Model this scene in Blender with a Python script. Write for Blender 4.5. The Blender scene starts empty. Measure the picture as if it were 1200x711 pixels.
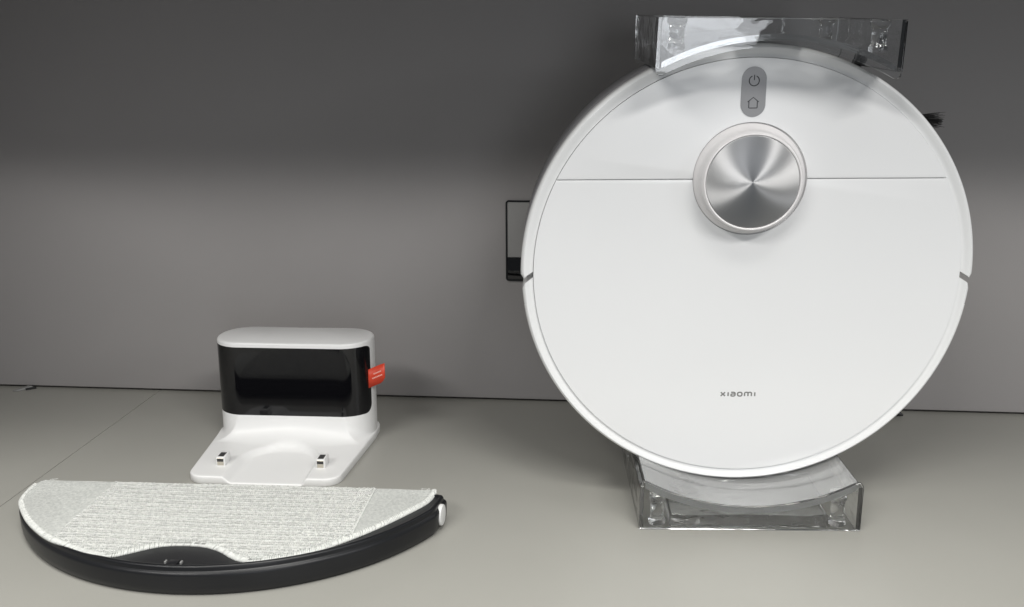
import bpy, bmesh, math, random
import numpy as np
from mathutils import Matrix, Vector

random.seed(7)
rng = np.random.default_rng(7)
S = 0.001                      # everything below is written in millimetres
scene = bpy.context.scene
col = scene.collection
PI = math.pi

# ------------------------------------------------------------------ camera
cam_d = bpy.data.cameras.new('camera')
cam = bpy.data.objects.new('camera', cam_d)
col.objects.link(cam)
cam_d.sensor_width = 36.0
cam_d.lens = 36.0 * 1150.0 / 1200.0
cam_d.clip_start = 0.01
cam_d.clip_end = 100.0
RT = Vector((0.99575, 0.0921, -0.00294))
DN = Vector((0.01879, -0.23424, -0.972))
FW = Vector((-0.09021, 0.96781, -0.23497))
m = Matrix((RT, -DN, -FW)).transposed().to_4x4()
m.translation = Vector((0, 0, 0.353))
cam.matrix_world = m
scene.camera = cam

# ------------------------------------------------------------------ world: dim even light of the shop
world = bpy.data.worlds.new('World')
scene.world = world
world.use_nodes = True
wn = world.node_tree
bg = wn.nodes['Background']
bg.inputs['Color'].default_value = (0.90, 0.95, 1.0, 1)
bg.inputs['Strength'].default_value = 0.18

# ------------------------------------------------------------------ ceiling strip lights of the shop
def strip(name, loc, aim, length, width, power, color=(1.0, 0.985, 0.94)):
    d = bpy.data.lights.new(name, 'AREA')
    d.shape = 'RECTANGLE'
    d.size = length
    d.size_y = width
    d.energy = power
    d.color = color
    o = bpy.data.objects.new(name, d)
    col.objects.link(o)
    d.cycles.is_caustics_light = True
    o.location = loc
    o.rotation_euler = (Vector(aim) - Vector(loc)).to_track_quat('-Z', 'Y').to_euler()
    return o

strip('ceiling_strip_light', (-1.60, -2.25, 2.58), (0, 0.8, 0.1), 1.8, 0.32, 58, (1.0, 0.985, 0.955))
strip('ceiling_strip_light', (1.75, -2.25, 2.58), (0, 0.8, 0.1), 1.8, 0.32, 70, (1.0, 0.985, 0.955))
strip('ceiling_strip_light', (-0.30, -0.45, 2.58), (0, 0.8, 0.0), 2.4, 0.60, 24)
strip('ceiling_strip_light', (-0.20, 0.15, 2.58), (0, 0.4, 0.0), 2.4, 0.60, 50)
strip('opposite_display_light', (0.62, -2.0, 0.30), (0.1, 0.7, 0.38), 0.55, 0.9, 6.5, (0.93, 0.96, 1.0))
strip('aisle_display_light', (2.6, -0.9, 1.25), (0.1, 0.8, 0.2), 0.5, 0.7, 9, (0.97, 0.98, 1.0))

scene.view_settings.view_transform = 'Standard'
scene.view_settings.look = 'None'
scene.view_settings.exposure = 0.0
scene.view_settings.gamma = 1.0
scene.view_settings.use_curve_mapping = False
scene.render.engine = 'CYCLES'
scene.cycles.use_denoising = True
scene.cycles.max_bounces = 24
scene.cycles.transmission_bounces = 24
scene.cycles.glossy_bounces = 8
scene.cycles.diffuse_bounces = 5
scene.cycles.caustics_reflective = True
scene.cycles.caustics_refractive = True
scene.cycles.blur_glossy = 1.0
scene.cycles.sample_clamp_indirect = 20.0

# ------------------------------------------------------------------ materials
def new_mat(name):
    mt = bpy.data.materials.new(name)
    mt.use_nodes = True
    nt = mt.node_tree
    return mt, nt, nt.nodes['Principled BSDF']

def mat_plain(name, rgb, rough=0.4, metal=0.0, spec=0.5, var=0.04, scale=40, rvar=0.06, bump=0.0, bscale=600, coat=0.0, aniso=0.0):
    mt, nt, b = new_mat(name)
    tc = nt.nodes.new('ShaderNodeTexCoord')
    n = nt.nodes.new('ShaderNodeTexNoise')
    n.inputs['Scale'].default_value = scale
    n.inputs['Detail'].default_value = 6
    nt.links.new(tc.outputs['Object'], n.inputs['Vector'])
    mx = nt.nodes.new('ShaderNodeMix')
    mx.data_type = 'RGBA'
    mx.inputs['A'].default_value = tuple(c * (1 - var) for c in rgb) + (1,)
    mx.inputs['B'].default_value = tuple(min(1, c * (1 + var)) for c in rgb) + (1,)
    nt.links.new(n.outputs['Fac'], mx.inputs['Factor'])
    nt.links.new(mx.outputs['Result'], b.inputs['Base Color'])
    mr = nt.nodes.new('ShaderNodeMapRange')
    mr.inputs['To Min'].default_value = max(0.02, rough - rvar)
    mr.inputs['To Max'].default_value = rough + rvar
    n2 = nt.nodes.new('ShaderNodeTexNoise')
    n2.inputs['Scale'].default_value = scale * 0.45
    n2.inputs['Detail'].default_value = 4
    nt.links.new(tc.outputs['Object'], n2.inputs['Vector'])
    nt.links.new(n2.outputs['Fac'], mr.inputs['Value'])
    nt.links.new(mr.outputs['Result'], b.inputs['Roughness'])
    b.inputs['Metallic'].default_value = metal
    b.inputs['Specular IOR Level'].default_value = spec
    b.inputs['Coat Weight'].default_value = coat
    if bump > 0:
        n3 = nt.nodes.new('ShaderNodeTexNoise')
        n3.inputs['Scale'].default_value = bscale
        n3.inputs['Detail'].default_value = 3
        nt.links.new(tc.outputs['Object'], n3.inputs['Vector'])
        bp = nt.nodes.new('ShaderNodeBump')
        bp.inputs['Strength'].default_value = bump
        bp.inputs['Distance'].default_value = 0.001
        nt.links.new(n3.outputs['Fac'], bp.inputs['Height'])
        nt.links.new(bp.outputs['Normal'], b.inputs['Normal'])
    return mt

M_WALL = mat_plain('laminate_wall', (0.31, 0.297, 0.295), 0.42, var=0.05, scale=6, rvar=0.05, bump=0.10, bscale=900)
M_SHELF = mat_plain('laminate_shelf', (0.335, 0.33, 0.302), 0.40, var=0.05, scale=9, rvar=0.06, bump=0.10, bscale=900)
M_UNDER = mat_plain('laminate_upper', (0.32, 0.31, 0.30), 0.5, var=0.05, scale=8)
M_WHITE = mat_plain('white_gloss_plastic', (0.795, 0.80, 0.805), 0.20, var=0.012, scale=12, rvar=0.03)
M_WHITE2 = mat_plain('white_rim_plastic', (0.80, 0.805, 0.805), 0.16, var=0.012, scale=12, rvar=0.03)
M_DOCK = mat_plain('white_satin_plastic', (0.81, 0.81, 0.805), 0.36, var=0.015, scale=14, rvar=0.04, bump=0.04, bscale=1500)
M_TURRET = mat_plain('pearl_plastic', (0.82, 0.80, 0.80), 0.14, var=0.02, scale=14, rvar=0.02)
M_STRIP = mat_plain('grey_side_strip', (0.21, 0.206, 0.215), 0.30, var=0.04, scale=14, rvar=0.03)
M_GROOVE = mat_plain('dark_groove', (0.16, 0.155, 0.15), 0.5)
M_JOINT = mat_plain('grey_joint', (0.66, 0.655, 0.65), 0.5)
M_PILL = mat_plain('grey_button', (0.27, 0.27, 0.275), 0.34, var=0.03, scale=30, metal=0.3)
M_ICON = mat_plain('icon_print', (0.03, 0.03, 0.035), 0.4)
M_LETTER = mat_plain('lettering_print', (0.19, 0.19, 0.185), 0.4)
M_BLACKGLOSS = mat_plain('black_gloss', (0.004, 0.004, 0.005), 0.06, var=0.1, scale=20, rvar=0.02)
M_BLACK = mat_plain('black_plastic', (0.008, 0.0084, 0.0100), 0.34, spec=0.4, var=0.1, scale=40, rvar=0.05, bump=0.08, bscale=1400)
M_BLACKTOP = mat_plain('black_tray_top', (0.012, 0.012, 0.014), 0.30, var=0.1, scale=40, rvar=0.05)
M_BRISTLE = mat_plain('black_bristle', (0.008, 0.008, 0.009), 0.5)
M_STEEL = mat_plain('contact_metal', (0.62, 0.58, 0.50), 0.25, metal=1.0)
M_DARKM = mat_plain('contact_dark', (0.05, 0.05, 0.05), 0.35, metal=0.4)
M_RED = mat_plain('red_tag', (0.62, 0.050, 0.018), 0.45, var=0.05)
M_TAGTEXT = mat_plain('tag_print', (0.80, 0.42, 0.36), 0.5)
M_GREY = mat_plain('grey_plastic', (0.24, 0.24, 0.235), 0.4)
M_BUTTON = mat_plain('white_button', (0.72, 0.72, 0.71), 0.4)
M_SLATE = mat_plain('grey_cover_plate', (0.31, 0.305, 0.30), 0.4)

def mat_cap():
    mt, nt, b = new_mat('spun_metal')
    b.inputs['Base Color'].default_value = (0.74, 0.74, 0.745, 1)
    b.inputs['Metallic'].default_value = 1.0
    b.inputs['Roughness'].default_value = 0.34
    b.inputs['Anisotropic'].default_value = 1.0
    tg = nt.nodes.new('ShaderNodeTangent')
    tg.direction_type = 'RADIAL'
    tg.axis = 'Y'
    nt.links.new(tg.outputs['Tangent'], b.inputs['Tangent'])
    # fine lathe rings
    tc = nt.nodes.new('ShaderNodeTexCoord')
    sp = nt.nodes.new('ShaderNodeSeparateXYZ')
    nt.links.new(tc.outputs['Object'], sp.inputs['Vector'])
    le = nt.nodes.new('ShaderNodeVectorMath'); le.operation = 'LENGTH'
    nt.links.new(tc.outputs['Object'], le.inputs[0])
    mu = nt.nodes.new('ShaderNodeMath'); mu.operation = 'MULTIPLY'; mu.inputs[1].default_value = 9000
    nt.links.new(le.outputs['Value'], mu.inputs[0])
    nz = nt.nodes.new('ShaderNodeTexNoise'); nz.noise_dimensions = '1D'
    nz.inputs['Scale'].default_value = 1.0
    nt.links.new(mu.outputs['Value'], nz.inputs['W'])
    mr = nt.nodes.new('ShaderNodeMapRange')
    mr.inputs['To Min'].default_value = 0.48; mr.inputs['To Max'].default_value = 0.62
    nt.links.new(nz.outputs['Fac'], mr.inputs['Value'])
    nt.links.new(mr.outputs['Result'], b.inputs['Roughness'])
    return mt
M_CAP = mat_cap()

def mat_acrylic():
    mt, nt, b = new_mat('clear_acrylic')
    b.inputs['Base Color'].default_value = (0.985, 0.99, 0.99, 1)
    b.inputs['Roughness'].default_value = 0.0
    b.inputs['IOR'].default_value = 1.49
    b.inputs['Transmission Weight'].default_value = 1.0
    tc = nt.nodes.new('ShaderNodeTexCoord')
    mp = nt.nodes.new('ShaderNodeMapping')
    mp.inputs['Scale'].default_value = (0.55, 0.8, 1.9)
    nz = nt.nodes.new('ShaderNodeTexNoise')
    nz.inputs['Scale'].default_value = 38
    nz.inputs['Detail'].default_value = 2
    bp = nt.nodes.new('ShaderNodeBump')
    bp.inputs['Strength'].default_value = 0.55
    bp.inputs['Distance'].default_value = 0.001
    nt.links.new(tc.outputs['Object'], mp.inputs['Vector'])
    nt.links.new(mp.outputs['Vector'], nz.inputs['Vector'])
    nt.links.new(nz.outputs['Fac'], bp.inputs['Height'])
    nt.links.new(bp.outputs['Normal'], b.inputs['Normal'])
    return mt
M_ACRYLIC = mat_acrylic()
M_SHEET = mat_acrylic(); M_SHEET.name = 'bent_acrylic'
M_SHEET.node_tree.nodes['Principled BSDF'].inputs['Transmission Weight'].default_value = 0.80  # white share put into the material so the lower sheet reads lit
M_WAVY = mat_acrylic(); M_WAVY.name = 'cast_acrylic'
M_WAVY.node_tree.nodes['Bump'].inputs['Strength'].default_value = 1.0
M_WAVY.node_tree.nodes['Noise Texture'].inputs['Scale'].default_value = 70
M_EDGE = mat_acrylic()
M_EDGE.name = 'satin_acrylic_edge'
M_EDGE.node_tree.nodes['Principled BSDF'].inputs['Transmission Weight'].default_value = 0.70
M_EDGE.node_tree.nodes['Principled BSDF'].inputs['Roughness'].default_value = 0.3

def mat_cloth(name, c1, c2, scale):
    mt, nt, b = new_mat(name)
    tc = nt.nodes.new('ShaderNodeTexCoord')
    n = nt.nodes.new('ShaderNodeTexNoise')
    n.inputs['Scale'].default_value = scale
    n.inputs['Detail'].default_value = 8
    n.inputs['Roughness'].default_value = 0.75
    nt.links.new(tc.outputs['Object'], n.inputs['Vector'])
    r = nt.nodes.new('ShaderNodeValToRGB')
    r.color_ramp.elements[0].position = 0.36
    r.color_ramp.elements[0].color = c1 + (1,)
    r.color_ramp.elements[1].position = 0.62
    r.color_ramp.elements[1].color = c2 + (1,)
    nt.links.new(n.outputs['Fac'], r.inputs['Fac'])
    nt.links.new(r.outputs['Color'], b.inputs['Base Color'])
    b.inputs['Roughness'].default_value = 0.9
    b.inputs['Sheen Weight'].default_value = 0.2
    return mt
M_CLOTH = mat_cloth('terry_cloth', (0.47, 0.475, 0.463), (0.82, 0.825, 0.795), 420)
M_KNIT = mat_cloth('knit_cloth', (0.36, 0.37, 0.358), (0.53, 0.54, 0.515), 420)
M_STITCH = mat_cloth('edge_stitching', (0.55, 0.56, 0.54), (0.72, 0.73, 0.70), 300)

# ------------------------------------------------------------------ helpers
def tag(o, label=None, cat=None, group=None, kind=None):
    if label: o['label'] = label
    if cat: o['category'] = cat
    if group: o['group'] = group
    if kind: o['kind'] = kind
    return o

def empty(name, mat4):
    o = bpy.data.objects.new(name, None)
    col.objects.link(o)
    o.empty_display_size = 0.02
    o.matrix_world = mat4
    return o

def frame(x, y, z, yaw=0.0):
    return Matrix.Translation((x * S, y * S, z * S)) @ Matrix.Rotation(math.radians(yaw), 4, 'Z')

def link_mesh(name, me, mt, parent=None, smooth=True, angle=35, loc=(0, 0, 0)):
    me.materials.append(mt)
    if smooth:
        me.polygons.foreach_set('use_smooth', [True] * len(me.polygons))
        try:
            me.set_sharp_from_angle(angle=math.radians(angle))
        except Exception:
            pass
    o = bpy.data.objects.new(name, me)
    col.objects.link(o)
    if parent is not None:
        o.parent = parent
    o.location = tuple(c * S for c in loc)
    return o

def mesh(name, verts, faces, mt, parent=None, smooth=True, angle=35, loc=(0, 0, 0), fix=True):
    me = bpy.data.meshes.new(name)
    me.from_pydata([tuple(float(c) * S for c in v) for v in verts], [], faces)
    if fix:
        bm = bmesh.new(); bm.from_mesh(me)
        bmesh.ops.recalc_face_normals(bm, faces=bm.faces)
        bm.to_mesh(me); bm.free()
    me.update()
    return link_mesh(name, me, mt, parent, smooth, angle, loc)

def from_bm(name, bm, mt, parent=None, smooth=True, angle=35, loc=(0, 0, 0)):
    bmesh.ops.recalc_face_normals(bm, faces=bm.faces)
    me = bpy.data.meshes.new(name)
    bm.to_mesh(me); bm.free()
    me.transform(Matrix.Scale(S, 4))
    return link_mesh(name, me, mt, parent, smooth, angle, loc)

def box_bm(x0, x1, y0, y1, z0, z1, bev=0.0, seg=2):
    bm = bmesh.new()
    v = [bm.verts.new(p) for p in [(x0,y0,z0),(x1,y0,z0),(x1,y1,z0),(x0,y1,z0),(x0,y0,z1),(x1,y0,z1),(x1,y1,z1),(x0,y1,z1)]]
    for f in [(0,3,2,1),(4,5,6,7),(0,1,5,4),(1,2,6,5),(2,3,7,6),(3,0,4,7)]:
        bm.faces.new([v[i] for i in f])
    if bev > 0:
        bmesh.ops.bevel(bm, geom=bm.edges[:], offset=bev, segments=seg, affect='EDGES', profile=0.5)
    return bm

def prism_y(poly, y0, y1, bev=0.0, seg=2):
    """poly of (x, z) points extruded along y from y0 (front) to y1 (back); the two rims bevelled"""
    bm = bmesh.new()
    a = [bm.verts.new((x, y0, z)) for x, z in poly]
    b = [bm.verts.new((x, y1, z)) for x, z in poly]
    n = len(poly)
    fa = bm.faces.new(a); fb = bm.faces.new(b[::-1])
    for i in range(n):
        bm.faces.new((a[i], b[i], b[(i + 1) % n], a[(i + 1) % n]))
    if bev > 0:
        es = list(fa.edges) + list(fb.edges)
        bmesh.ops.bevel(bm, geom=es, offset=bev, segments=seg, affect='EDGES', profile=0.5)
    return bm

def prism_z(poly, z0, z1, bev=0.0, seg=2):
    bm = bmesh.new()
    a = [bm.verts.new((x, y, z1)) for x, y in poly]
    b = [bm.verts.new((x, y, z0)) for x, y in poly]
    n = len(poly)
    fa = bm.faces.new(a); fb = bm.faces.new(b[::-1])
    for i in range(n):
        bm.faces.new((a[i], b[i], b[(i + 1) % n], a[(i + 1) % n]))
    if bev > 0:
        bmesh.ops.bevel(bm, geom=list(fa.edges), offset=bev, segments=seg, affect='EDGES', profile=0.5)
    return bm

def lathe_y(profile, seg=160, cx=0.0, cz=0.0):
    """closed revolution about the y axis; profile of (r, y); r == 0 gives a pole"""
    vs, fs, rows = [], [], []
    for r, y in profile:
        if r <= 1e-6:
            rows.append([len(vs)]); vs.append((cx, y, cz))
        else:
            rows.append(list(range(len(vs), len(vs) + seg)))
            vs += [(cx + r * math.cos(2 * PI * k / seg), y, cz + r * math.sin(2 * PI * k / seg)) for k in range(seg)]
    for a, b in zip(rows, rows[1:]):
        for k in range(seg):
            k2 = (k + 1) % seg
            if len(a) == 1 and len(b) == 1: continue
            if len(a) == 1: fs.append((a[0], b[k], b[k2]))
            elif len(b) == 1: fs.append((a[k], a[k2], b[0]))
            else: fs.append((a[k], a[k2], b[k2], b[k]))
    return vs, fs

def tube(path, r, sides=8, flat=None, closed=False):
    """sweep along a list of points; flat = (axis, factor) squashes the section along an axis"""
    P = [Vector(p) for p in path]
    n = len(P)
    vs, fs = [], []
    prev = None
    for i, p in enumerate(P):
        if closed:
            t = (P[(i + 1) % n] - P[i - 1])
        else:
            t = P[min(i + 1, n - 1)] - P[max(i - 1, 0)]
        t.normalize()
        ref = Vector((0, 1, 0)) if abs(t.y) < 0.9 else Vector((1, 0, 0))
        a = t.cross(ref).normalized()
        b = t.cross(a).normalized()
        rr = r[i] if isinstance(r, (list, tuple)) else r
        for k in range(sides):
            th = 2 * PI * k / sides
            d = a * math.cos(th) * rr + b * math.sin(th) * rr
            if flat is not None: d[flat[0]] *= flat[1]
            vs.append(tuple(p + d))
    for i in range(n if closed else n - 1):
        j = (i + 1) % n
        for k in range(sides):
            k2 = (k + 1) % sides
            fs.append((i * sides + k, i * sides + k2, j * sides + k2, j * sides + k))
    if not closed:
        fs.append(tuple(range(sides))[::-1])
        fs.append(tuple((n - 1) * sides + k for k in range(sides)))
    return vs, fs

def merge(parts):
    V, F = [], []
    for vs, fs in parts:
        o = len(V)
        V += vs
        F += [tuple(i + o for i in f) for f in fs]
    return V, F

def arc_pts(cx, cy, r, a0, a1, n):
    return [(cx + r * math.cos(a0 + (a1 - a0) * i / n), cy + r * math.sin(a0 + (a1 - a0) * i / n)) for i in range(n + 1)]

def round_poly(pts, rad, n=8):
    """round the corners of a convex/concave polygon; rad one number or one per corner"""
    out = []
    N = len(pts)
    for i in range(N):
        p0, p, p1 = Vector(pts[i - 1]), Vector(pts[i]), Vector(pts[(i + 1) % N])
        r = rad[i] if isinstance(rad, (list, tuple)) else rad
        if r <= 0: out.append(tuple(p)); continue
        u = (p0 - p).normalized(); v = (p1 - p).normalized()
        ang = u.angle(v)
        d = min(r / math.tan(ang / 2), (p0 - p).length * 0.49, (p1 - p).length * 0.49)
        rr = d * math.tan(ang / 2)
        c = p + (u + v).normalized() * (rr / math.sin(ang / 2))
        q0 = p + u * d - c; q1 = p + v * d - c
        a0 = math.atan2(q0.y, q0.x); a1 = math.atan2(q1.y, q1.x)
        da = (a1 - a0 + PI) % (2 * PI) - PI
        out += [(c.x + rr * math.cos(a0 + da * k / n), c.y + rr * math.sin(a0 + da * k / n)) for k in range(n + 1)]
    return out

# ================================================================== SETTING
YW = 1006.6
shelf = tag(empty('shelf', frame(0, 0, 0)), 'grey laminate shelf top made of two boards', None, None, 'structure')
SEAM = -492.8
for x0, x1 in ((-900, SEAM - 0.35), (SEAM + 0.35, 900)):
    from_bm('shelf_board', box_bm(x0, x1, 520, 1040, -25, 0, 0.35, 1), M_SHELF, shelf)
wall = from_bm('wall', box_bm(-900, 900, YW, YW + 18, 2.6, 760, 1.4, 3), M_WALL)
tag(wall, 'plain grey laminate back panel of the display bay', None, None, 'structure')
back = from_bm('cavity_back', box_bm(-900, 900, 1042, 1050, -25, 60), M_GROOVE)
tag(back, 'dark void behind the back panel', None, None, 'structure')
up = from_bm('upper_shelf', box_bm(-900, 900, 620, YW - 0.5, 500, 525, 0.6, 2), M_UNDER)
tag(up, 'grey shelf board above the display bay', None, None, 'structure')
side = from_bm('side_panel', box_bm(-735, -717, 520, YW - 0.5, 0.3, 499.5, 0.6, 2), M_WALL)
tag(side, 'grey upright side panel of the display bay', None, None, 'structure')

# ================================================================== ROBOT VACUUM
U = Vector((0.9987275, 0.04985249, 0.00762247))
W = Vector((-0.00541084, -0.04434887, 0.99900145))
N = Vector((-0.05014076, 0.99777147, 0.04402269))
RC = Vector((111.275, 771.348, 193.541))
mr = Matrix((U, N, W)).transposed().to_4x4()
mr.translation = (RC - W * 175.0) * S
robot = tag(empty('robot_vacuum', mr), 'large round white robot vacuum standing upright between two clear acrylic holders', 'robot vacuum')
CZ = 175.0

# main body drum
prof = [(0, 86), (150, 86), (160, 84.5), (166, 80), (169.5, 73), (170.6, 60), (170.6, 14), (170.0, 10), (168, 7), (163, 5), (0, 5)]
v, f = lathe_y(prof, 200, 0, CZ)
mesh('body', v, f, M_WHITE2, robot)

# the two halves of the outer rim: bumper above, fixed rim below, slanted gaps at both sides
def rim(name, ang0, ang1, slant0, slant1, dr, mt):
    pr = [(165.45, 3), (165.45, -3.4), (165.8, -4.0), (167.2, -4.2), (169.4, -5.2), (171.0, -6.2), (172.3, -6.5), (173.5, -5.8), (174.4, -4.0), (174.9, -2.0), (175.0, 0.5),
          (175.0, 40), (174.6, 62), (173.0, 71), (171.2, 74)]
    pr = [(r + (dr if r > 170 else 0), y) for r, y in pr]
    n = 150
    vs, fs = [], []
    for i in range(n + 1):
        for j, (r, y) in enumerate(pr):
            # cut ends: angle depends on the radius so the gap slants
            a0 = ang0 + slant0 * (r - 165) ; a1 = ang1 + slant1 * (r - 165)
            # soft outer corners at the cut
            t = i / n
            a = a0 + (a1 - a0) * t
            rr = r
            arc = min(t, 1 - t) * abs(a1 - a0) * 175
            if r > 172 and arc < 2.0:
                rr = r - (r - 171.5) * 0.55 * (1 - math.sqrt(max(0, 1 - (1 - arc / 2.0) ** 2)))
            vs.append((rr * math.cos(a), y, CZ + rr * math.sin(a)))
    k = len(pr)
    for i in range(n):
        for j in range(k - 1):
            fs.append((i * k + j, i * k + j + 1, (i + 1) * k + j + 1, (i + 1) * k + j))
    fs.append(tuple(range(k)))
    fs.append(tuple(n * k + j for j in range(k))[::-1])
    return mesh(name, vs, fs, mt, robot, angle=40)
g0 = math.radians(0.95)
sl = math.radians(-0.20)
rim('bumper', g0, PI - g0, sl, -sl, 0.6, M_WHITE2)
# darker grey strip round the side of the bumper
vs, fs = [], []
sp = [(175.3, 6.0), (175.95, 6.6), (175.95, 58.0), (175.3, 58.6)]
for i in range(161):
    a = math.radians(9) + math.radians(162) * i / 160
    vs += [(r * math.cos(a), y, CZ + r * math.sin(a)) for r, y in sp]
for i in range(160):
    fs += [(i * 4 + j, i * 4 + j + 1, i * 4 + 5 + j, i * 4 + 4 + j) for j in range(3)] + [(i * 4 + 3, i * 4, i * 4 + 4, i * 4 + 7)]
fs += [(0, 1, 2, 3), (640, 643, 642, 641)]
mesh('side_strip', vs, fs, M_STRIP, robot, angle=50)
rim('lower_rim', PI + math.radians(0.70), 2 * PI - math.radians(0.70), -sl, sl, -0.2, M_WHITE2)

# covers of the face: circle of 164.3 split at z = 75, with a hole of 43.3 for the turret
RP, SE, LZ, LR = 165.25, 75.3, 75.2, 43.1
def circ_seg(zc, upper):
    a = math.asin(zc / RP)
    ah = math.asin((zc - LZ) / LR)
    if upper:
        out = arc_pts(0, 0, RP, a, PI - a, 120)
        out += arc_pts(0, LZ, LR, PI - ah, ah, 60)
    else:
        out = arc_pts(0, 0, RP, PI - a, 2 * PI + a, 200)
        out += arc_pts(0, LZ, LR, ah, -PI - ah, 60)
    return [(x, z + CZ) for x, z in out]
from_bm('top_cover', prism_y(circ_seg(SE + 0.35, True), -5.6, 4, 0.5, 3), M_WHITE, robot)
from_bm('main_cover', prism_y(circ_seg(SE - 0.35, False), -5.6, 4, 0.5, 3), M_WHITE, robot)
# dark bottom of the joints
v, f = lathe_y([(0, 4.2), (165.3, 4.2), (165.3, -3.4), (0, -3.4)], 160, 0, CZ)
mesh('joint_backing', v, f, M_JOINT, robot)

# lidar turret
pr = [(42.3, 3.5), (42.3, -5.0), (42.0, -6.2), (41.0, -7.2), (39.6, -8.6), (38.6, -11), (37.9, -14.5), (37.3, -18.5), (36.8, -20.4), (36.2, -21.3), (35.6, -21.5), (35.1, -21.2), (34.9, -20.6), (34.9, -16), (0, -16)]
v, f = lathe_y(pr, 160, -0.6, CZ + LZ)
turret = mesh('lidar_turret', v, f, M_TURRET, robot, angle=50)
v, f = lathe_y([(0, -20.9), (34.2, -20.9), (34.6, -20.75), (34.82, -20.3), (34.82, -16.2), (0, -16.2)], 160)
cap = mesh('lidar_cap', v, f, M_CAP, turret, loc=(-0.6, 0, CZ + LZ), angle=40)

# button pill with its two printed symbols
pc = (-0.7, 140.5 + CZ)
pw, ph = 9.1, 18.4
pill_poly = arc_pts(0, ph - pw, pw, 0, PI, 32) + arc_pts(0, -(ph - pw), pw, PI, 2 * PI, 32)
bm = prism_y([(x + pc[0], z + pc[1]) for x, z in pill_poly], -6.1, -5.0, 0.25, 2)
pill = from_bm('button_panel', bm, M_PILL, robot)
ty = -6.13
pz = pc[1] + 8.1
arc = [(pc[0] + 3.7 * math.cos(a), ty, pz + 3.7 * math.sin(a)) for a in np.linspace(math.radians(115), math.radians(425), 40)]
v, f = merge([tube(arc, 0.36, 8, (1, 0.25)), tube([(pc[0], ty, pz + 4.3), (pc[0], ty, pz + 0.4)], 0.36, 8, (1, 0.25))])
mesh('power_symbol', v, f, M_ICON, pill)
hz = pc[1] - 8.3
hs = [(-4.1, 0.9), (0, 4.3), (4.1, 0.9)]
hb = [(-3.1, 1.4), (-3.1, -3.3), (-2.9, -3.5), (2.9, -3.5), (3.1, -3.3), (3.1, 1.4)]
v, f = merge([tube([(pc[0] + x, ty, hz + z) for x, z in hs], 0.33, 8, (1, 0.25)),
              tube([(pc[0] + x, ty, hz + z) for x, z in hb], 0.33, 8, (1, 0.25))])
mesh('home_symbol', v, f, M_ICON, pill)

# brand lettering: strokes, x-height 4.4 mm
xh = 4.3
def stroke(pts, x0): return tube([(-14.4 + (x0 + x) * xh, -5.62, -101.2 + CZ + z * xh) for x, z in pts], 0.135 * xh, 8, (1, 0.16))
e = 0.12
L = []
L += [stroke([(e, e), (1.05 - e, 1 - e)], 0), stroke([(e, 1 - e), (1.05 - e, e)], 0)]
L += [stroke([(0, e), (0, 1 - e)], 1.50)]
L += [stroke([(0.12, 1 - e), (0.62, 1 - e), (0.80, 0.93 - e), (0.88, 0.72), (0.88, 0.3), (0.80, e + 0.06), (0.62, e), (0.30, e), (0.15, e + 0.05), (e, 0.32), (0.17, 0.48), (0.32, 0.54), (0.88, 0.54)], 1.92)]
ov = [(0.525 + 0.41 * math.copysign(abs(math.cos(a)) ** 0.8, math.cos(a)), 0.5 + 0.38 * math.copysign(abs(math.sin(a)) ** 0.8, math.sin(a))) for a in np.linspace(0, 2 * PI, 33)]
L += [stroke(ov, 3.16)]
L += [stroke([(e, e), (e, 0.70), (0.20, 0.84), (0.36, 0.88), (0.56, 0.88), (0.70, 0.82), (0.76, 0.68), (0.76, e)], 4.46),
      stroke([(0.76, 0.66), (0.84, 0.83), (1.0, 0.88), (1.18, 0.88), (1.33, 0.83), (1.40, 0.68), (1.40, e)], 4.46)]
L += [stroke([(0, e), (0, 1 - e)], 6.48)]
v, f = merge(L)
mesh('brand_lettering', v, f, M_LETTER, robot)

# side brush on the underside
hub = (103.0, 92.0, CZ + 112.0)
v, f = lathe_y([(0, 86), (13, 86), (13, 92), (10, 95), (0, 95)], 32, hub[0], hub[2])
brush = mesh('side_brush', v, f, M_BLACK, robot)
def tuft(ang, length, n=90):
    parts = []
    for k in range(n):
        a = math.radians(ang + rng.normal(0, 0.9)); l = length * (1 - abs(rng.normal(0, 0.06)))
        oy = rng.normal(0, 1.3); oz = rng.normal(0, 1.3)
        bend = math.radians(rng.normal(-1, 2.2))
        p = []
        for t in np.linspace(0, 1, 5):
            aa = a + bend * t * t
            p.append((hub[0] + l * t * math.cos(aa) - oz * (0.3 + t) * math.sin(a), hub[1] + oy * (0.5 + t), hub[2] + l * t * math.sin(aa) + oz * (0.3 + t) * math.cos(a)))
        parts.append(tube(p, [0.36, 0.36, 0.34, 0.30, 0.12], 4))
    return merge(parts)
for ang, ln in ((-1.5, 75), (93, 53), (222, 60)):
    v, f = tuft(ang, ln)
    t = mesh('bristle_tuft', v, f, M_BRISTLE, brush, fix=False)
    t['kind'] = 'stuff'

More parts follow.
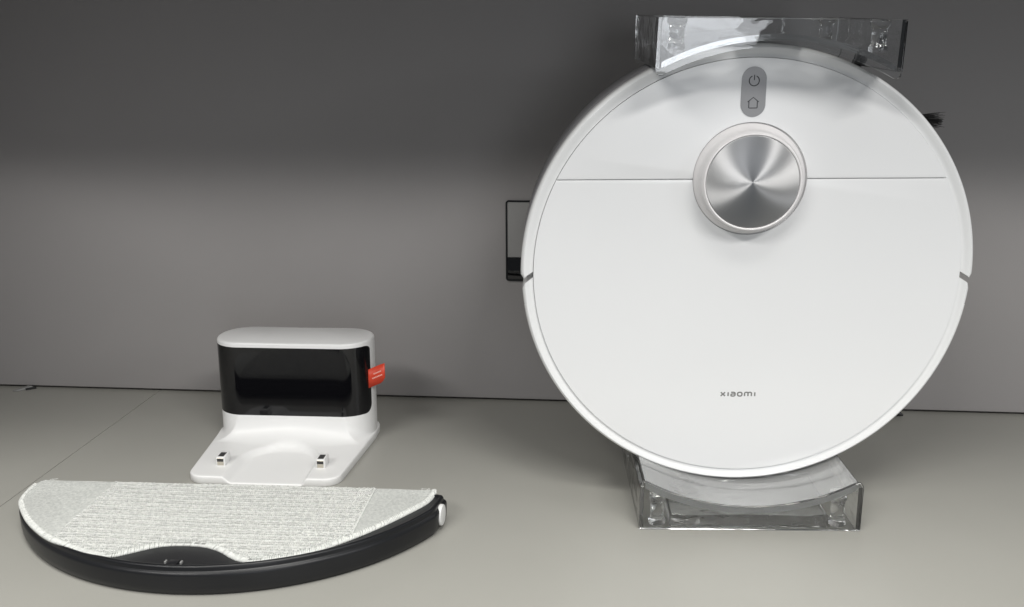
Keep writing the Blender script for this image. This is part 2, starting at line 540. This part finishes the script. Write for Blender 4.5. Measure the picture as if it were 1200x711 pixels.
# ================================================================== ACRYLIC HOLDERS
HW, HD, HE, HC, TH = 86.0, 158.0, 40.6, 19.4, 8.2     # half width, depth, end height, centre height, sheet
def make_holder(name, mat4, label, sheet, foot=False):
    root = tag(empty(name, mat4), label, 'holder', 'clear acrylic holders gripping the robot')
    R = ((HW - 4) ** 2 + (HE - HC) ** 2) / (2 * (HE - HC))
    def arc_z(x, off=0.0):
        rr = R + off
        return HC + R - math.sqrt(rr * rr - x * x)
    xs = np.linspace(-(HW - 5), HW - 5, 61)
    top = [(x, arc_z(x)) for x in xs]
    zr = arc_z(HW - 5) + 0.4
    corner = [(HW - 2.6, zr - 0.2), (HW - 1.0, zr - 1.2), (HW - 0.2, zr - 2.8), (HW, zr - 5), (HW, 0.2)]
    plate = top + corner + [(-x, z) for x, z in corner[::-1]]
    # thin front and back plates; the front one hangs past the arc sheet and keeps the robot in
    from_bm('front_panel', prism_y(plate, 0, 3.0, 0.4, 1), M_ACRYLIC, root, angle=20)
    from_bm('back_panel', prism_y(plate, HD - 3.0, HD, 0.4, 1), M_ACRYLIC, root, angle=20)
    # bent arc sheet and the two flat ends between the plates
    S0, S1 = sheet
    xs3 = np.linspace(-(HW - 4), HW - 4, 61)
    sheet_p = [(x, arc_z(x, S0)) for x in xs3] + [(x, arc_z(x, S1)) for x in xs3[::-1]]
    from_bm('arc_sheet', prism_y(sheet_p, 4.7, HD - 3.3, 0.3, 1), M_SHEET if foot else M_ACRYLIC, root, angle=30)
    # clear block added behind the front plate for its dark refracted patterns
    if foot:
        ft = round_poly([(-(HW - 24), 0.5), (HW - 24, 0.5), (HW - 24, 12.5), (HW - 40, 11.0), (0, HC - S1 - 1.2), (-(HW - 40), 11.0), (-(HW - 24), 12.5)], 2.0, 4)
        from_bm('refraction_block', prism_y(ft, 4.6, 78, 0.8, 1), M_WAVY, root, angle=30)
    # satin sawn front edge of the arc sheet
    from_bm('front_lip', prism_y(sheet_p, 3.1, 4.6, 0.2, 1), M_EDGE if foot else M_ACRYLIC, root, angle=30)
    for sg in (-1, 1):
        xa, xb2 = sorted((sg * (HW - 3.2), sg * HW))
        from_bm('end_plate', box_bm(xa, xb2, 3.3, HD - 3.3, 0.3, zr - 5, 0.3, 1), M_ACRYLIC, root, angle=30)
    # clear round posts in the corners, each held by a screw
    for px_ in (-(HW - 15), HW - 15):
        for py_ in (13.0, HD - 13.0):
            zt = arc_z(abs(px_) - 6, S1) - 0.6
            zs = [(0, 0.5), (6.2, 0.5), (7.0, 1.3), (7.0, 4.0), (6.0, 5.2), (5.4, 8.0), (5.4, zt - 5), (6.6, zt - 3.4), (6.6, zt - 0.8), (6.0, zt), (0, zt)]
            v, f = lathe_y([(r, z) for r, z in zs], 32)
            mesh('post', [(x + px_, z + py_, y) for x, y, z in v], f, M_ACRYLIC, root, angle=40)
    return root

make_holder('acrylic_holder', frame(119.0, 718.2, 0.0, 3.95), 'clear acrylic saddle block on the shelf carrying the robot from below', (1.0, 6.0), True)
mt_top = frame(121.5, 718.0, 384.6, 3.95) @ Matrix.Rotation(math.radians(3.2), 4, 'X') @ Matrix.Rotation(math.radians(-0.9), 4, 'Y').inverted() @ Matrix.Rotation(PI, 4, 'Y')
make_holder('acrylic_holder', mt_top, 'clear acrylic saddle block turned over on top of the robot', (4.5, 8.5))

# ================================================================== CHARGING DOCK
DX, DY, DYAW = -292.5, 890.0, 1.3
dock = tag(empty('charging_dock', frame(DX, DY, 0, DYAW)), 'white charging dock with black glossy window standing near the grey back wall', 'charging dock')
TW, TD, TR, THH = 75.5, 30.0, 28.0, 102.0
def tower_r(th, off=0.0):
    # distance from the centre to the rounded-rectangle outline along angle th
    c, s = math.cos(th), math.sin(th)
    hw, hd, r = TW + off, TD + off, TR + off
    lo, hi = 0.0, 400.0
    for _ in range(40):
        mdl = (lo + hi) / 2
        x, y = abs(c) * mdl - (hw - r), abs(s) * mdl - (hd - r)
        d = math.hypot(max(x, 0), max(y, 0)) + min(max(x, y), 0) - r
        if d < 0: lo = mdl
        else: hi = mdl
    return lo
base_poly = round_poly([(-67.5, -122), (66.0, -122), (76.2, -6), (75.7, 30.2), (-75.7, 30.2), (-78.0, -6)], [15, 15, 8, 27.5, 27.5, 8], 10)
def ray_poly(th, poly):
    c, s = math.cos(th), math.sin(th)
    best = 0
    for (x0, y0), (x1, y1) in zip(poly, poly[1:] + poly[:1]):
        dx, dy = x1 - x0, y1 - y0
        det = dx * s - dy * c
        if abs(det) < 1e-9: continue
        u = (y0 * c - x0 * s) / det
        t = (x0 + u * dx) * c + (y0 + u * dy) * s
        if -1e-6 <= u <= 1 + 1e-6 and t > best: best = t
    return best
def smooth(a, b, x):
    t = min(1, max(0, (x - a) / (b - a)))
    return t * t * (3 - 2 * t)
BT = 7.4
def recess(x, y):
    # U-shaped hollow open to the front edge
    cx, cy, r = 1.5, -80.0, 36.0
    d = math.hypot(x - cx, y - cy) - r if y > cy else abs(x - cx) - r
    wid = 5.0 - 1.4 * max(-1, min(1, (x - cx) / 30))
    return 5.6 * (1 - smooth(-wid, wid * 0.35, d))
NA = 360
vs, fs = [], []
ths = [2 * PI * k / NA for k in range(NA)]
# denser towards the front
ths = sorted(set([round(t, 6) for t in ths] + [round(PI + PI * k / 420, 6) for k in range(421)]))
NA = len(ths)
rows = 0
dist_list = [0, .01, .03, .06, .1, .15, .2, .26, .32, .38, .44, .5, .56, .62, .68, .74, .8, .86, .9, .94, .97, .985, .993, 1.0]
bz = [1, 0.97, 0.8, 0.5, 0.25]
grid = []
for th in ths:
    rt, rb = tower_r(th), ray_poly(th, base_poly)
    colv = []
    rf = min(23.0, 0.9 * (rb - rt))
    c, s = math.cos(th), math.sin(th)
    colv.append((c * rt * 0.97, s * rt * 0.97, BT + rf + 4))
    # fillet by its angle
    for k in range(0, 11):
        a = PI / 2 * k / 10
        d = rf * (1 - math.cos(a)); z = BT + rf * (1 - math.sin(a))
        r = rt - 0.05 + d
        colv.append([r * c, r * s, z])
    r1 = rt + rf
    for k in range(1, 33):
        r = r1 + (rb - 1.6 - r1) * k / 32
        colv.append([r * c, r * s, BT])
    for k in range(1, 6):
        a = PI / 2 * k / 5
        r = rb - 1.6 + 1.6 * math.sin(a); z = BT - 1.6 * (1 - math.cos(a))
        colv.append([r * c, r * s, z])
    out = []
    for p in colv:
        x, y, z = p
        out.append((x, y, z - recess(x, y) * smooth(-TD + 2, -TD - 16, y)))
    xb, yb, _ = colv[-1]
    out.append((xb, yb, 1.0)); out.append((xb * 0.994, yb * 0.994, 0.1))
    grid.append(out)
K = len(grid[0])
for gcol in grid: vs += gcol
for i in range(NA):
    j = (i + 1) % NA
    for k in range(K - 1):
        fs.append((i * K + k, i * K + k + 1, j * K + k + 1, j * K + k))
mesh('base', vs, fs, M_DOCK, dock, angle=60)
# tower
levels = [(0.0, 6.0), (0.0, 30), (0.0, THH - 2.2), (-0.25, THH - 1.2), (-0.9, THH - 0.4), (-2.2, THH)]
vs, fs = [], []
tths = [2 * PI * k / 300 for k in range(300)]
for off, z in levels:
    for th in tths:
        r = tower_r(th, 0.0) + off
        vs.append((r * math.cos(th), r * math.sin(th), z))
for l in range(len(levels) - 1):
    for k in range(300):
        k2 = (k + 1) % 300
        fs.append((l * 300 + k, l * 300 + k2, (l + 1) * 300 + k2, (l + 1) * 300 + k))
fs.append(tuple(range((len(levels) - 1) * 300, len(levels) * 300)))
fs.append(tuple(range(300))[::-1])
mesh('tower', vs, fs, M_DOCK, dock, angle=40)

# outline by arc length, clockwise from the left end over the front to the right end
def outline(off):
    hw, hd, r = TW + off, TD + off, TR + off
    pts = [(-hw, hd - r)] if hd > r else []
    pts += [(-hw + r + r * math.cos(a), -hd + r + r * math.sin(a)) for a in np.linspace(PI, 1.5 * PI, 40)]
    pts += [(x, -hd) for x in np.linspace(-hw + r, hw - r, 60)[1:-1]]
    pts += [(hw - r + r * math.cos(a), -hd + r + r * math.sin(a)) for a in np.linspace(1.5 * PI, 2 * PI, 40)]
    return np.array(pts)
def window(off, s_in0, s_in1, z0, z1, rad):
    o = outline(off)
    ss = np.r_[0, np.cumsum(np.hypot(*np.diff(o, axis=0).T))]
    a, b = ss[0] + s_in0, ss[-1] - s_in1
    sv = np.unique(np.r_[a + rad * (1 - np.cos(np.linspace(0, PI / 2, 14))), np.linspace(a + rad, b - rad, 90), b - rad * (1 - np.cos(np.linspace(0, PI / 2, 14)))])
    front = []
    for s in sv:
        x, y = np.interp(s, ss, o[:, 0]), np.interp(s, ss, o[:, 1])
        q = min(s - a, b - s)
        dz = rad - math.sqrt(max(0, rad * rad - (rad - q) ** 2)) if q < rad else 0
        front.append([(x, y, z0 + dz + (z1 - z0 - dz - dz * 0.55) * k / 8) for k in range(9)])
    return front
fr = window(0.12, 4.0, 9.0, 30.5, THH - 4.6, 9.0)
vs, fs = [], []
for c in fr: vs += c
nw = len(fr); o = nw * 9
for i in range(nw):
    for k in range(9):
        x, y, z = fr[i][k]
        vs.append((x * 0.985, y * 0.985, z))
for i in range(nw - 1):
    for k in range(8):
        q = (i * 9 + k, i * 9 + k + 1, (i + 1) * 9 + k + 1, (i + 1) * 9 + k)
        fs += [q, tuple(o + t for t in q[::-1])]
    fs += [(i * 9, (i + 1) * 9, o + (i + 1) * 9, o + i * 9), (i * 9 + 8, o + i * 9 + 8, o + (i + 1) * 9 + 8, (i + 1) * 9 + 8)]
win = mesh('front_window', vs, fs, M_BLACKGLOSS, dock, angle=40)

# charging contacts
for cx, cy in ((-45.0, -99.0), (45.5, -99.0)):
    ct = from_bm('charging_contact', box_bm(cx - 4.2, cx + 4.2, cy, cy + 15, BT - 0.6, BT + 8.6, 1.2, 2), M_DOCK, dock)
    from_bm('contact_plate', box_bm(cx - 2.9, cx + 2.9, cy - 0.35, cy + 0.4, BT + 0.6, BT + 7.4, 0.2, 1), M_STEEL, ct)
    from_bm('contact_top', box_bm(cx - 2.6, cx + 2.6, cy + 1.2, cy + 10.5, BT + 8.3, BT + 8.85, 0.15, 1), M_DARKM, ct)
    from_bm('contact_slot', box_bm(cx - 2.9, cx + 2.9, cy - 0.5, cy + 0.2, BT + 4.2, BT + 7.0, 0.15, 1), M_DARKM, ct)

# red tag stuck to the right end, its free end curling out
pts = []
for t in np.linspace(0, 1, 9):
    pts.append((71.5 + 17.5 * t, -14.5 + 2.0 * t - 3.0 * t * t, 72.5 + 8.0 * t))
hgt = 18.5
vs, fs = [], []
for i, (x, y, z) in enumerate(pts):
    q = 1 - i / 8
    cut = 4.0 * max(0, (i / 8 - 0.72) / 0.28) ** 2
    vs += [(x, y, z - cut * 0.1), (x, y, z - hgt + cut)]
for i in range(8): fs.append((2 * i, 2 * i + 1, 2 * i + 3, 2 * i + 2))
tg = mesh('red_tag', vs, fs, M_RED, dock, angle=80)
sm = tg.modifiers.new('thick', 'SOLIDIFY'); sm.thickness = 0.0003
for k, (za, x0, x1) in enumerate(((-6.6, 0.36, 0.80), (-10.6, 0.28, 0.86))):
    for j in range(7):
        a = x0 + (x1 - x0) * j / 7; b = a + (x1 - x0) / 7 * 0.74
        p = [(71.5 + 17.5 * t, -14.5 + 2.0 * t - 3.0 * t * t - 0.35, 72.5 + 8.0 * t + za) for t in (a, b)]
        vv, ff = tube(p, 0.62, 6, (1, 0.2))
        mesh('tag_print', vv, ff, M_TAGTEXT, tg)

# ================================================================== MOP TRAY AND CLOTH
MX, MY, MYAW = -291.0, 771.0, 0.6
mop = tag(empty('mop_tray', frame(MX, MY - 115, 0, MYAW)), 'black half-round mop tray with white side button lying on the shelf', 'mop tray')
OY = 115.0    # local y of the circle centre
MR, MXL, MXR, MYB, MZ = 187.5, -167.5, 168.8, -54.0, 22.0
def mop_outline(off, n=140):
    r = MR + off; xl = MXL - off; xr = MXR + off; yb = MYB + off
    a0 = PI + math.acos(min(1, -xl / r)); a1 = 2 * PI - math.acos(min(1, xr / r))
    pts = [(xl, yb - 4), (xl + 1.2, yb - 1.2), (xl + 4, yb)][::-1]
    arc = arc_pts(0, 0, r, a0, a1, n)
    xr2 = xr + 3.2
    # soften where the arc meets the flat ends
    out = pts + [(arc[0][0], arc[0][1] + 3.0)] + arc[1:-1] + [(arc[-1][0], arc[-1][1] + 3.0)] + [(xr2, yb - 4), (xr2 - 1.2, yb - 1.2), (xr2 - 4, yb)]
    return [(x, y + OY) for x, y in out]
prof = [(-6.0, 0.2), (-3.2, 0.2), (-2.2, 0.6), (-1.2, 2.4), (-0.3, 4.5), (0, 7), (0.3, 15.2), (0.1, 16.6), (-0.9, 17.8), (-1.6, 18.4), (-1.8, 19.6), (-1.9, 20.8), (-2.3, 21.6), (-3.0, 22.0), (-4.4, 22.0), (-5.0, 21.8), (-5.6, 21.0), (-8.5, 20.6)]
vs, fs = [], []
npt = len(mop_outline(0))
for off, z in prof: vs += [(x, y, z) for x, y in mop_outline(off)]
for l in range(len(prof) - 1):
    for k in range(npt):
        k2 = (k + 1) % npt
        fs.append((l * npt + k, l * npt + k2, (l + 1) * npt + k2, (l + 1) * npt + k))
fs.append(tuple(range((len(prof) - 1) * npt, len(prof) * npt)))
fs.append(tuple(range(npt))[::-1])
mesh('tray_body', vs, fs, M_BLACK, mop, angle=38)
# little clip slots in the bare patch
clip = from_bm('clip', box_bm(-3.4, 3.4, -5.5 - 62, 1.2 - 62, 20.5, 21.9, 0.5, 2), M_BLACKTOP, mop)
for dx in (-6.2, 5.0):
    from_bm('clip_prong', box_bm(dx, dx + 1.4, -3.6 - 62, -0.4 - 62, 20.4, 22.5, 0.3, 1), M_GREY, clip)
# white round button on the flat right end
vs, fs = [], []
b_c = (MXR + 1.75, -70.5 + OY, 11.0)
prof_b = [(0, 1.0), (6.6, 0.95), (7.9, 0.7), (8.4, 0.1), (8.5, -2.5)]
rowsb = []
for r, x in prof_b:
    if r == 0: rowsb.append([len(vs)]); vs.append((b_c[0] + x, b_c[1], b_c[2]))
    else:
        rowsb.append(list(range(len(vs), len(vs) + 40)))
        vs += [(b_c[0] + x, b_c[1] + r * 0.95 * math.cos(2 * PI * k / 40), b_c[2] + r * math.sin(2 * PI * k / 40)) for k in range(40)]
for a, b in zip(rowsb, rowsb[1:]):
    for k in range(40):
        k2 = (k + 1) % 40
        fs.append((a[0], b[k], b[k2]) if len(a) == 1 else (a[k], a[k2], b[k2], b[k]))
ca, sa = math.cos(math.radians(-7)), math.sin(math.radians(-7))
vs = [(b_c[0] + ca * (x - b_c[0]) - sa * (y - b_c[1]), b_c[1] + sa * (x - b_c[0]) + ca * (y - b_c[1]), z) for x, y, z in vs]
mesh('side_button', vs, fs, M_BUTTON, mop)

# the mop cloth
cloth = tag(empty('mop_cloth', frame(MX, MY - 115, 20.7, MYAW)), 'grey-white terry mop cloth spread over the black tray', 'mop cloth')
FRONT = [(-165.7, -62), (-165.6, -76), (-163.0, -90), (-156.5, -101.5), (-136.8, -125.5), (-113.0, -146.8), (-94, -158.8), (-73.9, -168.6), (-62, -172.8), (-51.6, -174.4), (-44.5, -172.6), (-38, -168.3),
         (-30.3, -162.8), (-23.2, -158.2), (-14.5, -154.8), (-1.2, -153.4), (13.0, -154.6), (25.6, -160.0), (36, -167.8), (43, -172.0), (52, -174.2), (65, -170.5), (89, -158.8), (111, -138.5), (132.5, -112.5), (154, -80.5), (160, -68), (162.2, -56), (161.9, -47)]
FP = np.array(FRONT)
# smooth curve through the points
def catmull(P, n=14):
    out = []
    for i in range(len(P) - 1):
        p0, p1, p2, p3 = P[max(i - 1, 0)], P[i], P[i + 1], P[min(i + 2, len(P) - 1)]
        for t in np.arange(n) / n:
            out.append(0.5 * ((2 * p1) + (-p0 + p2) * t + (2 * p0 - 5 * p1 + 4 * p2 - p3) * t * t + (-p0 + 3 * p1 - 3 * p2 + p3) * t ** 3))
    out.append(P[-1])
    return np.array(out)
FC = catmull(FP)
def back_y(x): return np.interp(x, [-166, 162], [-54.0, -49.5])
def inset(P, d):
    t = np.gradient(P, axis=0); t /= np.linalg.norm(t, axis=1)[:, None]
    n = np.c_[-t[:, 1], t[:, 0]]       # left of travel = towards the chord
    return P + n * d
# sheet: strips from the front curve (parameter s) to the back edge
FI = FC.copy()
NS = len(FI)
NB = 190
# target on back edge for every front point
xb = np.interp(np.linspace(0, 1, NS), np.linspace(0, 1, NS), np.linspace(-163.5, 159.5, NS))
mixw = np.clip((FI[:, 0] + 164) / 326, 0, 1)
xb = -163.5 + 323 * mixw
vs, fs = [], []
nz = rng.normal(0, 1, (NS, NB + 1))
for i in range(NS):
    for k in range(NB + 1):
        t = k / NB
        x = FI[i, 0] + (xb[i] - FI[i, 0]) * t
        y = FI[i, 1] + (back_y(xb[i]) - FI[i, 1]) * t
        dist = min(t, 1 - t) * np.linalg.norm([xb[i] - FI[i, 0], back_y(xb[i]) - FI[i, 1]])
        z = 0.6 + 1.9 * (1 - math.exp(-dist / 3.0)) + 0.45 * math.sin(x / 37.0 + y / 61.0) * min(1, dist / 20)
        knit = 0.30 * math.sin(2 * PI * y / 3.1) + 0.12 * math.sin(2 * PI * x / 2.6)
        vs.append((x, y + OY, z + knit + nz[i, k] * 0.05))
for i in range(NS - 1):
    for k in range(NB):
        a = i * (NB + 1) + k
        fs.append((a, a + 1, a + NB + 2, a + NB + 1))
# skirt underneath so that the cloth has thickness
sheet = mesh('knit_sheet', vs, fs, M_KNIT, cloth, angle=180)
sm = sheet.modifiers.new('thick', 'SOLIDIFY'); sm.thickness = 0.0006; sm.offset = -1.0

# terry pile of the middle field: rows of small loops standing up
def front_y(x):
    k = np.argsort(FC[:, 0])
    return np.interp(x, FC[k, 0], FC[k, 1])
def sheet_z(x, y):
    d = min(y - front_y(x), back_y(x) - y)
    return 0.6 + 1.9 * (1 - math.exp(-max(d, 0) / 3.0)) + 0.45 * math.sin(x / 37.0 + y / 61.0) * min(1, max(d, 0) / 20)
parts_v, parts_f = [], []
XL, XR = -100.0, 113.5
cnt = 0
y = -47.0
row = 0
V = []
F = []
prof_t = np.linspace(0, PI, 6)
while y > -176:
    amp = (0.35, 1.0, 1.25, 0.95)[row % 4]
    x = XL + rng.uniform(0, 1.5)
    while x < XR:
        yy = y + rng.normal(0, 0.16)
        if (row % 4 or rng.random() < 0.35) and yy < back_y(x) - 0.6 and yy > front_y(x) + 3.2:
            z0 = sheet_z(x, yy) - 0.3
            h = (1.40 + 0.18 * rng.normal()) * amp
            h = max(0.55, h)
            wl = 0.85 + 0.2 * rng.random()
            th = rng.normal(0.5, 0.30)
            lean = rng.normal(-0.1, 0.20)
            rr = 0.42 + 0.08 * rng.random()
            c, s = math.cos(th), math.sin(th)
            o = len(V)
            for i, a in enumerate(prof_t):
                px = wl * math.cos(a); pz = h * math.sin(a)
                bx, by = x + c * px - s * lean * pz, yy + s * px + c * lean * pz
                tx, tz = -math.sin(a) * wl, math.cos(a) * h
                l = math.hypot(tx, tz) + 1e-6
                nx, nzv = -tz / l, tx / l
                for q in range(4):
                    aa = PI / 2 * q + PI / 4
                    e1 = math.cos(aa) * rr; e2 = math.sin(aa) * rr
                    V.append((bx + c * nx * e1 - s * e2, by + s * nx * e1 + c * e2 + OY, z0 + pz + nzv * e1))
            for i in range(5):
                for q in range(4):
                    q2 = (q + 1) % 4
                    F.append((o + i * 4 + q, o + i * 4 + q2, o + i * 4 + 4 + q2, o + i * 4 + 4 + q))
            cnt += 1
        x += 1.6 + rng.uniform(-0.15, 0.25)
    y -= 1.9
    row += 1
pile = mesh('terry_pile', V, F, M_CLOTH, cloth, angle=180, fix=False)
pile['kind'] = 'stuff'

# overlock stitching along the curved edge and the two field seams
def stitches(P, inner, outer, step, r, zf, lift):
    seg = np.r_[0, np.cumsum(np.hypot(*np.diff(P, axis=0).T))]
    parts = []
    s = 0
    tn = np.gradient(P, axis=0); tn /= np.linalg.norm(tn, axis=1)[:, None]
    while s < seg[-1]:
        x, y = np.interp(s, seg, P[:, 0]), np.interp(s, seg, P[:, 1])
        tx, ty = np.interp(s, seg, tn[:, 0]), np.interp(s, seg, tn[:, 1])
        nx, ny = -ty, tx
        sk = rng.normal(0.45, 0.12)
        x += 0.0
        pa = [(x + nx * d + tx * sk * k + rng.normal(0, .05), y + ny * d + ty * sk * k + OY, zf(x + nx * d, y + ny * d) + h) for k, (d, h) in enumerate(((-outer, -1.0), (-outer * 0.7, -0.1), (0.3, lift), (inner * 0.6, lift * 0.7), (inner, 0.0)))]
        parts.append(tube(pa, [r * 0.8, r, r, r * 0.9, r * 0.6], 5))
        s += step * rng.uniform(0.9, 1.1)
    return merge(parts)
v, f = stitches(FC[3:], 3.2, 0.5, 1.5, 0.72, lambda x, y: sheet_z(x, y), 0.45)
st = mesh('edge_stitching', v, f, M_STITCH, cloth, angle=180, fix=False)
st['kind'] = 'stuff'
bx = np.linspace(-163, 160, 60)
path = [(x, back_y(x) + OY - 0.4, 0.9 + 0.15 * math.sin(x * 1.3)) for x in bx]
v, f = tube(path, 0.7, 6)
mesh('back_hem', v, f, M_KNIT, cloth)
for xs_, name in ((113.9, 'field_seam'),):
    yy = np.linspace(front_y(xs_) + 3, back_y(xs_) - 1, 40)
    path = [(xs_ + 0.2 * math.sin(t * 3), t + OY, sheet_z(xs_, t) + 0.35) for t in yy]
    v, f = tube(path, 0.75, 6)
    mesh(name, v, f, M_STITCH, cloth)
for k in range(9):      # a few loose threads at the back corners
    x0 = -164 + rng.uniform(0, 9) if k % 2 else 159 - rng.uniform(0, 9)
    p = [(x0, back_y(x0) + OY, 1.0), (x0 + rng.normal(0, 1), back_y(x0) + OY + 1.0, 1.6 + 0.6 * rng.random()), (x0 + rng.normal(0, 2.2), back_y(x0) + OY + 1.6, 1.2 + 1.2 * rng.random())]
    v, f = tube(p, 0.16, 4)
    mesh('loose_thread', v, f, M_STITCH, cloth)

# ================================================================== SMALL THINGS ON WALL AND SHELF
# framed cover plate on the back wall, half hidden by the robot
sock = tag(empty('wall_outlet', frame(-72, YW, 133)), 'grey cover plate in a thin black frame on the wall beside the robot', 'wall outlet')
w2, h2 = 28.0, 85.0
outer = round_poly([(-w2, 0), (w2, 0), (w2, h2), (-w2, h2)], 3.0, 6)
inner_ = round_poly([(-w2 + 1.6, 1.6), (w2 - 1.6, 1.6), (w2 - 1.6, h2 - 1.6), (-w2 + 1.6, h2 - 1.6)], 1.8, 6)
vs = [(x, -2.2, z) for x, z in outer] + [(x, -2.2, z) for x, z in inner_] + [(x, -0.2, z) for x, z in outer] + [(x, -0.2, z) for x, z in inner_]
n = len(outer)
fs = []
for k in range(n):
    k2 = (k + 1) % n
    fs += [(k, k2, n + k2, n + k), (k, k2, 2 * n + k2, 2 * n + k), (n + k, n + k2, 3 * n + k2, 3 * n + k)]
mesh('frame', vs, fs, M_BLACK, sock)
from_bm('cover_plate', box_bm(-w2 + 1.7, w2 - 1.7, -1.4, -0.15, 25.2, h2 - 1.7, 0.3, 1), M_SLATE, sock)
from_bm('lower_block', box_bm(-w2 + 1.7, w2 - 1.7, -2.6, -0.15, 1.7, 24.6, 0.8, 2), M_BLACKGLOSS, sock)

# small wedge-shaped clip where shelf and wall meet, far left
clipo = tag(empty('shelf_clip', frame(-648, 998.5, 0.2, 0)), 'small grey wedge clip where shelf meets wall', 'clip')
poly = [(-9.0, -5.2), (-4.0, -6.2), (9.0, 5.4), (3.0, 6.2)]
bm = bmesh.new()
a = [bm.verts.new((x, y, 0)) for x, y in poly]
b = [bm.verts.new((x, y, z)) for (x, y), z in zip(poly, (0.8, 0.6, 3.2, 3.6))]
bm.faces.new(a[::-1]); bm.faces.new(b)
for i in range(4): bm.faces.new((a[i], a[(i + 1) % 4], b[(i + 1) % 4], b[i]))
bmesh.ops.bevel(bm, geom=bm.edges[:], offset=0.35, segments=2, affect='EDGES', profile=0.5)
from_bm('wedge', bm, M_GREY, clipo)
bm = box_bm(-1.5, 9.5, -1.2, 1.4, 0, 2.0, 0.3, 1)
bmesh.ops.transform(bm, matrix=Matrix.Translation((5.2, 0.2, 0)) @ Matrix.Rotation(math.radians(40), 4, 'Z'), verts=bm.verts)
from_bm('wedge_shadow', bm, M_BRISTLE, clipo)  # black bar standing in for the dark shadow beside the wedge

# black cable end lying at the foot of the wall behind the robot
path = [(312.5, 989.5, 2.2), (309, 991.0, 3.4), (303, 993.3, 4.0), (294, 995.5, 3.8), (280, 997.5, 3.2), (255, 998.5, 2.9), (215, 998.0, 2.9), (170, 996, 2.9), (130, 997, 2.9)]
o0 = path[4]
v, f = tube([(x - o0[0], y - o0[1], z) for x, y, z in path], [0.9, 2.6, 3.7, 3.6, 2.9, 2.6, 2.6, 2.6, 2.6], 12)
cab = mesh('cable_end', v, f, M_BRISTLE, None, loc=(o0[0], o0[1], 0.25))
tag(cab, 'short black cable with tapered tip at the foot of the wall behind the robot', 'cable')

# light passing through the clear acrylic reaches what lies behind it
for o in bpy.data.objects:
    if o.type == 'MESH':
        if o.name.startswith(('refraction_block', 'front_lip', 'arc_sheet', 'end_plate', 'front_panel', 'back_panel', 'post', 'drilled_hole')):
            o.cycles.is_caustics_caster = True
        else:
            o.cycles.is_caustics_receiver = True
